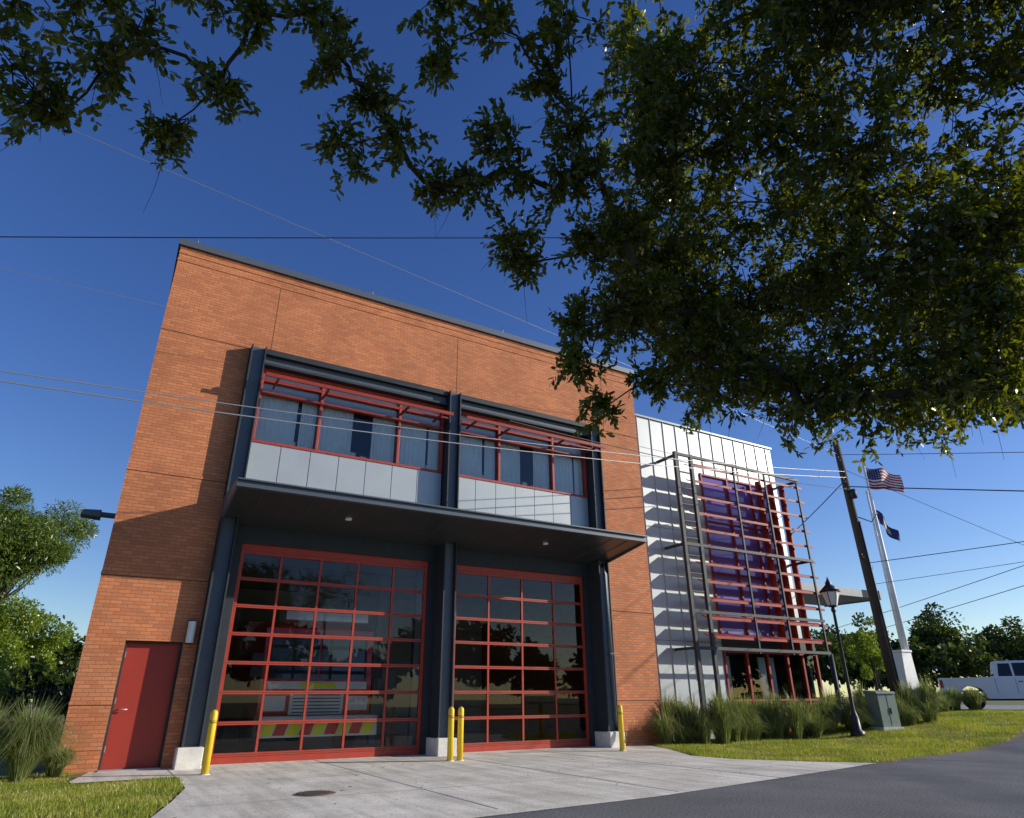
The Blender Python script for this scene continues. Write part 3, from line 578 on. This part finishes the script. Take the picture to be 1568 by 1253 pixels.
def grow_tree(name,loc,h,rad,n,L,W,mats,trunk_r=0.15,crown=0.35,sub=None,sz=(0.18,0.36)):
    e=empty(name,loc); c=np.array([0,0,h*(1+crown)/2]); R=np.array([rad,rad,h*(1-crown)/2])
    ns=sub or 30; dirs=nrm(rng.normal(size=(ns,3))); cen=c+dirs*R*rng.uniform(0.25,0.92,(ns,1)); sr=rng.uniform(sz[0],sz[1],ns)*rad
    idx=rng.integers(0,ns,n); off=nrm(rng.normal(size=(n,3)))*(rng.uniform(0.2,1,(n,1))**0.6)
    P=cen[idx]+off*sr[idx][:,None]*np.array([1,1,0.7]); D=nrm(off+rng.normal(size=(n,3))*0.7)
    np_mesh('crown',make_leaves(P,D,L,W),LEAF,[mats],e)
    b=MB(); b.tube([(0,0,-0.2),(0.05*rad,0,h*0.3),(0,0.04*rad,h*0.75)],[trunk_r,trunk_r*0.75,trunk_r*0.25],10,0)
    for k in range(0,ns,2):
        z=h*(crown*0.8+(1-crown)*rng.uniform(0.0,0.4)); q=cen[k]; b.tube([(0,0,z),tuple((np.array([0,0,z])*0.5+q*0.5)+np.array([0,0,-0.02*h])),tuple(q)],[trunk_r*0.35,trunk_r*0.2,trunk_r*0.06],5,0)
    b.obj('trunk',[M['bark']],e); return e
dist=leaf_mat('distant_leaves',[(0.025,0.05,0.012),(0.05,0.08,0.018),(0.08,0.11,0.025)],0.25,0.03)
brt=leaf_mat('bright_leaves',[(0.12,0.19,0.02),(0.19,0.27,0.028),(0.28,0.35,0.04)],0.4,0.05,(1.6,1.5,0.6))
pin=leaf_mat('pine_needles',[(0.07,0.12,0.02),(0.12,0.18,0.03),(0.18,0.24,0.045)],0.3,0.05,(1.6,1.5,0.6))
grow_tree('pine_tree',(-5.8,48,0),13.2,3.9,40000,0.28,0.05,pin,0.25,0.52,sub=60,sz=(0.16,0.34))
grow_tree('crape_myrtle',(-5.6,40,0),7.0,2.6,20000,0.13,0.07,brt,0.1,0.08,sub=44)
grow_tree('crape_myrtle',(-3.2,41,0),6.2,2.0,14000,0.13,0.07,brt,0.1,0.05,sub=36)
grow_tree('crape_myrtle',(-3.9,33.5,0),3.4,1.3,8000,0.10,0.05,brt,0.06,0.05,sub=26)
grow_tree('crape_myrtle',(31.3,19.9,0.6),4.1,1.1,5000,0.10,0.05,brt,0.06,0.25,sub=24)
grow_tree('crape_myrtle',(36.5,23.0,0.6),3.2,0.7,1800,0.12,0.05,brt,0.05,0.4,sub=14)
def mass(name,specs,L,W,m):
    V=[]
    for (x,y,z0,r,h,n) in specs: V.append(blob_leaves((x,y,z0+h*0.5),(r,r,h*0.55),n,L,W,0.3,sub=36))
    return np_mesh(name,np.concatenate(V),LEAF,[m])
sp=[]
for k in range(26):
    t=k/25; x=45+t*115+rng.uniform(-3,3); y=118-t*62+rng.uniform(-6,6); h=rng.uniform(11,17); sp.append((x,y,0.4,rng.uniform(5,7.5),h,3400))
for k in range(9): sp.append((55+k*5.5,75-k*3.2,0.4,3.6,rng.uniform(5,8.5),2200))
mass('distant_trees',sp,0.65,0.35,dist)
sp=[(-16+k*3.0,56+rng.uniform(-3,3),0,3.2,rng.uniform(5,8),2500) for k in range(6)]
sp+=[(-8+k*1.5,37+rng.uniform(-1,1),0,1.2,rng.uniform(1.8,3.0),1500) for k in range(6)]
mass('background_shrubbery',sp,0.3,0.18,dist)
sp=[(-25+k*6.2,-27+rng.uniform(-3,3),0,rng.uniform(3.4,5),rng.uniform(4.5,9),2600) for k in range(17)]
mass('street_trees',sp,0.6,0.35,dist)
b=MB()
for k in range(60): b.box(-9+k*0.14,-8.975+k*0.14,32.0,32.02,0,1.7,0)
for z in (0.3,1.5): b.box(-9,-0.6,31.985,32.0,z,z+0.04,0)
for k in range(4): b.box(-9+k*2.75,-8.93+k*2.75,32.02,32.09,0,1.8,0)
b.obj('metal_fence',[M['black']])
# ------------------------------------------------------------------ OAK TREE (overhanging)
oak=empty('oak_tree',(0,0,0))
edge=[(-1.1,3.6,4.4,.24),(-.85,3.8,4.28,.18),(-.6,3.4,4.8,.22),(-.3,3.8,4.4,.15),(-.1,3.5,4.7,.16),(0,3.2,5.05,.12),(-1.2,3.4,4.7,.3),(-.9,3.3,4.95,.32),(-.4,3.1,5.15,.26),(-.7,3.6,4.6,.2),
(.35,3.0,5.15,.17),(.5,3.1,5.0,.17),(.7,3.5,4.6,.14),(1.0,3.3,4.7,.15),(1.3,3.4,4.5,.12),(.8,3.2,4.9,.15),(1.6,3.0,4.8,.15),(1.8,3.1,4.6,.16),(2.0,3.3,4.3,.17),(2.2,3.0,4.5,.18),(2.1,2.7,4.8,.22),(1.8,2.6,5.0,.17),(1.1,2.9,5.1,.15),(1.4,2.6,5.25,.22),(1.8,2.3,5.4,.28),(1.0,2.6,5.4,.2),(1.55,3.25,4.45,.10),(2.05,3.4,4.1,.12),
(2.3,2.8,4.6,.22),(2.6,2.9,4.3,.22),(2.5,3.1,4.15,.18),(2.55,3.5,3.75,.18),(2.7,3.6,3.5,.17),(2.9,3.6,3.2,.15),(2.75,3.35,3.75,.22),(3.15,3.3,3.35,.2),(3.3,3.0,3.5,.24),(3.5,2.9,3.3,.24),(3.8,2.6,3.25,.24),(3.9,2.6,3.0,.2),(4.1,2.3,3.0,.24),(4.3,2.0,2.98,.26),(4.4,1.7,2.98,.26),(4.5,1.6,2.95,.26),(3.0,3.1,3.9,.3),(2.75,2.9,4.0,.26),(3.65,2.8,3.45,.3),(4.05,2.35,3.3,.32),(4.25,2.0,3.3,.32),(4.4,1.75,3.2,.32),(3.35,2.95,3.8,.32),(2.9,2.7,4.5,.3),(2.5,2.5,4.9,.3)]
massc=[(3.8,4.2,4.7,.42),(3.9,3.8,5.0,.5),(3.4,3.1,5.8,.5),(3.0,2.9,6.3,.5),(3.5,2.5,6.0,.6),(4.0,3.0,5.2,.6),(4.4,3.5,4.5,.5),(4.0,2.0,5.9,.6),(4.6,2.5,5.1,.6),(4.9,3.0,4.4,.5),(4.6,1.4,5.6,.6),(4.9,2.0,4.9,.6),(5.3,2.3,4.1,.5),(4.9,1.0,5.2,.6),(5.3,1.4,4.6,.6),(5.6,1.8,3.9,.5),
(4.3,3.9,4.15,.4),(4.55,3.8,4.0,.38),(4.95,3.4,3.85,.4),(5.3,3.0,3.65,.4),(5.6,2.6,3.55,.4),(5.75,2.3,3.6,.42),(5.9,2.1,3.55,.42),(4.3,0.9,5.8,.6),(4.7,0.6,5.7,.6),(4.0,1.3,6.0,.6),(3.4,1.6,6.2,.6),(2.9,1.9,6.3,.5),(3.6,1.2,5.6,.5),(3.2,1.6,5.5,.45),
(5.8,2.6,4.4,.6),(5.2,3.4,4.9,.6),(5.0,4.2,4.9,.5),(4.4,4.6,5.2,.42),(4.6,3.9,5.7,.6),(5.4,3.1,5.8,.7),(6.0,2.2,5.5,.7),(6.2,1.4,4.8,.7),(5.9,.9,5.4,.7),(6.6,.6,4.6,.8),(5.6,.2,5.6,.8),(4.8,0.2,6.0,.8),(3.9,0.9,6.4,.8),(7.2,1.8,4.8,.8),(7.4,2.6,5.5,.8),(6.6,3.2,5.6,.7),(3.1,3.4,4.8,.35),(3.3,3.2,4.3,.38),(3.6,3.0,3.9,.35),(3.0,2.6,4.9,.38),(2.7,2.4,5.3,.36),(3.2,2.1,5.0,.42),(3.7,1.8,4.6,.42),(4.0,2.2,3.9,.4),(4.3,1.7,3.9,.4),(4.4,1.3,4.0,.4),(4.5,1.5,3.5,.36),(8.5,0.5,5.5,1),(8.0,-1,6,1.2),(9,1.5,6,1.2)]
root=np.array([8.6,-1.2,3.4]); nodes=[root]; par=[-1]; rads=[0]
allc=sorted([(np.linalg.norm(np.array(c[:3])-root),c) for c in edge+massc],key=lambda t:t[0])
for d,c in allc:
    p=np.array(c[:3]); ds=[np.linalg.norm(p-q)+0.15*np.linalg.norm(q-root) for q in nodes]; j=int(np.argmin(ds)); nodes.append(p); par.append(j); rads.append(c[3])
cnt=[1]*len(nodes)
for i in range(len(nodes)-1,0,-1): cnt[par[i]]+=cnt[i]
b=MB(); b.tube([(8.9,-1.6,-0.2),(8.8,-1.5,1.5),tuple(root)],[0.34,0.28,0.2],14,0)
LP=[];LD=[]
for i in range(1,len(nodes)):
    p=nodes[par[i]]; q=nodes[i]; r0=0.0042*cnt[i]**0.5+0.001; L_=np.linalg.norm(q-p)
    m1=p*0.6+q*0.4+rng.normal(size=3)*0.07*L_; m2=p*0.3+q*0.7+rng.normal(size=3)*0.05*L_
    b.tube([p,m1,m2,q],[r0*1.25,r0*1.1,r0,r0*0.8],6,0,False)
    R=rads[i]; ismass=R>=0.345; nb=int(5+R*20) if not ismass else int(13+R*32); nsp=7 if not ismass else (9 if R<0.68 else 5)
    if R>=0.9: nb=20
    for k in range(nb):
        s=p+(q-p)*rng.uniform(0.55,1.0) if not ismass else q+rng.normal(size=3)*R*0.3
        dv=nrm(rng.normal(size=3)); dv[2]=dv[2]*0.9-0.22
        e_=q+dv*R*rng.uniform(0.6,1.4)
        mid=(s+e_)/2+rng.normal(size=3)*0.04+np.array([0,0,0.03])
        b.tube([s,mid,e_],[0.005,0.0035,0.0016],3,0,False)
        if rng.uniform()<0.16:
            t_=e_+nrm(e_-s)*0.14+np.array([0,0,-0.28*rng.uniform(0.3,1)]); b.tube([e_,(e_+t_)/2+rng.normal(size=3)*0.01,t_],[0.0024,0.0018,0.001],3,0,False)
        for t in rng.uniform(0.25,1.0,nsp):
            base=(s*(1-t)**2+2*mid*t*(1-t)+e_*t*t); ax=nrm((e_-s)/max(np.linalg.norm(e_-s),.01)*0.5+rng.normal(size=3)*0.7+np.array([0,0,-0.15])); ln=rng.uniform(0.06,0.16); nl=9
            tk=np.linspace(0.1,1,nl)[:,None]; LP.append(base+ax*ln*tk+rng.normal(size=(nl,3))*0.004); LD.append(nrm(ax*0.8+rng.normal(size=(nl,3))*0.6))
LP=np.concatenate(LP); LD=np.concatenate(LD)
b.obj('branches',[M['bark']],oak)
oakm=leaf_mat('oak_leaves',[(0.045,0.070,0.012),(0.065,0.095,0.014),(0.09,0.115,0.017),(0.12,0.13,0.02)],0.45,0.055,(2.5,2.2,0.45),0.3)
np_mesh('leaves',make_leaves(LP,LD,0.060,0.023,0.6),LEAF,[oakm],oak)
print('oak leaves',len(LP))
# ------------------------------------------------------------------ LIGHT, SKY, CAMERA
sd=Vector((0.905,-0.425,0.36)).normalized()
el=math.asin(sd.z); az=math.atan2(sd.x,sd.y)
sun=bpy.data.lights.new('sun','SUN'); sun.energy=5.0; sun.angle=math.radians(0.5); sun.color=(1.0,0.93,0.80)
so=bpy.data.objects.new('sun',sun); COL.objects.link(so); so.rotation_euler=sd.to_track_quat('Z','Y').to_euler(); so.location=(20,-10,15)
w=bpy.data.worlds.new('World'); scene.world=w; w.use_nodes=True; nt=w.node_tree; N=nt.nodes; L=nt.links
bg=N['Background']; sk=N.new('ShaderNodeTexSky'); sk.sky_type='NISHITA'; sk.sun_disc=False; sk.sun_elevation=el; sk.sun_rotation=az; sk.altitude=100; sk.air_density=1.0; sk.dust_density=0.3; sk.ozone_density=3.0
hs=N.new('ShaderNodeHueSaturation'); hs.inputs['Saturation'].default_value=1.22; hs.inputs['Hue'].default_value=0.519
L.new(sk.outputs[0],hs.inputs['Color']); L.new(hs.outputs[0],bg.inputs['Color']); bg.inputs['Strength'].default_value=0.14
cam=bpy.data.cameras.new('camera'); cam.sensor_width=36; cam.lens=36*1002/1568; cam.clip_start=0.05; cam.clip_end=2000
co=bpy.data.objects.new('camera',cam); COL.objects.link(co); co.location=(0,0,1.15)
R=Matrix.Rotation(math.radians(-30.54),3,'Z')@Matrix.Rotation(math.radians(113.85),3,'X')@Matrix.Rotation(math.radians(-0.35),3,'Z')
co.rotation_euler=R.to_euler(); scene.camera=co
scene.view_settings.view_transform='Standard'; scene.view_settings.look='None'; scene.view_settings.exposure=0; scene.view_settings.gamma=1
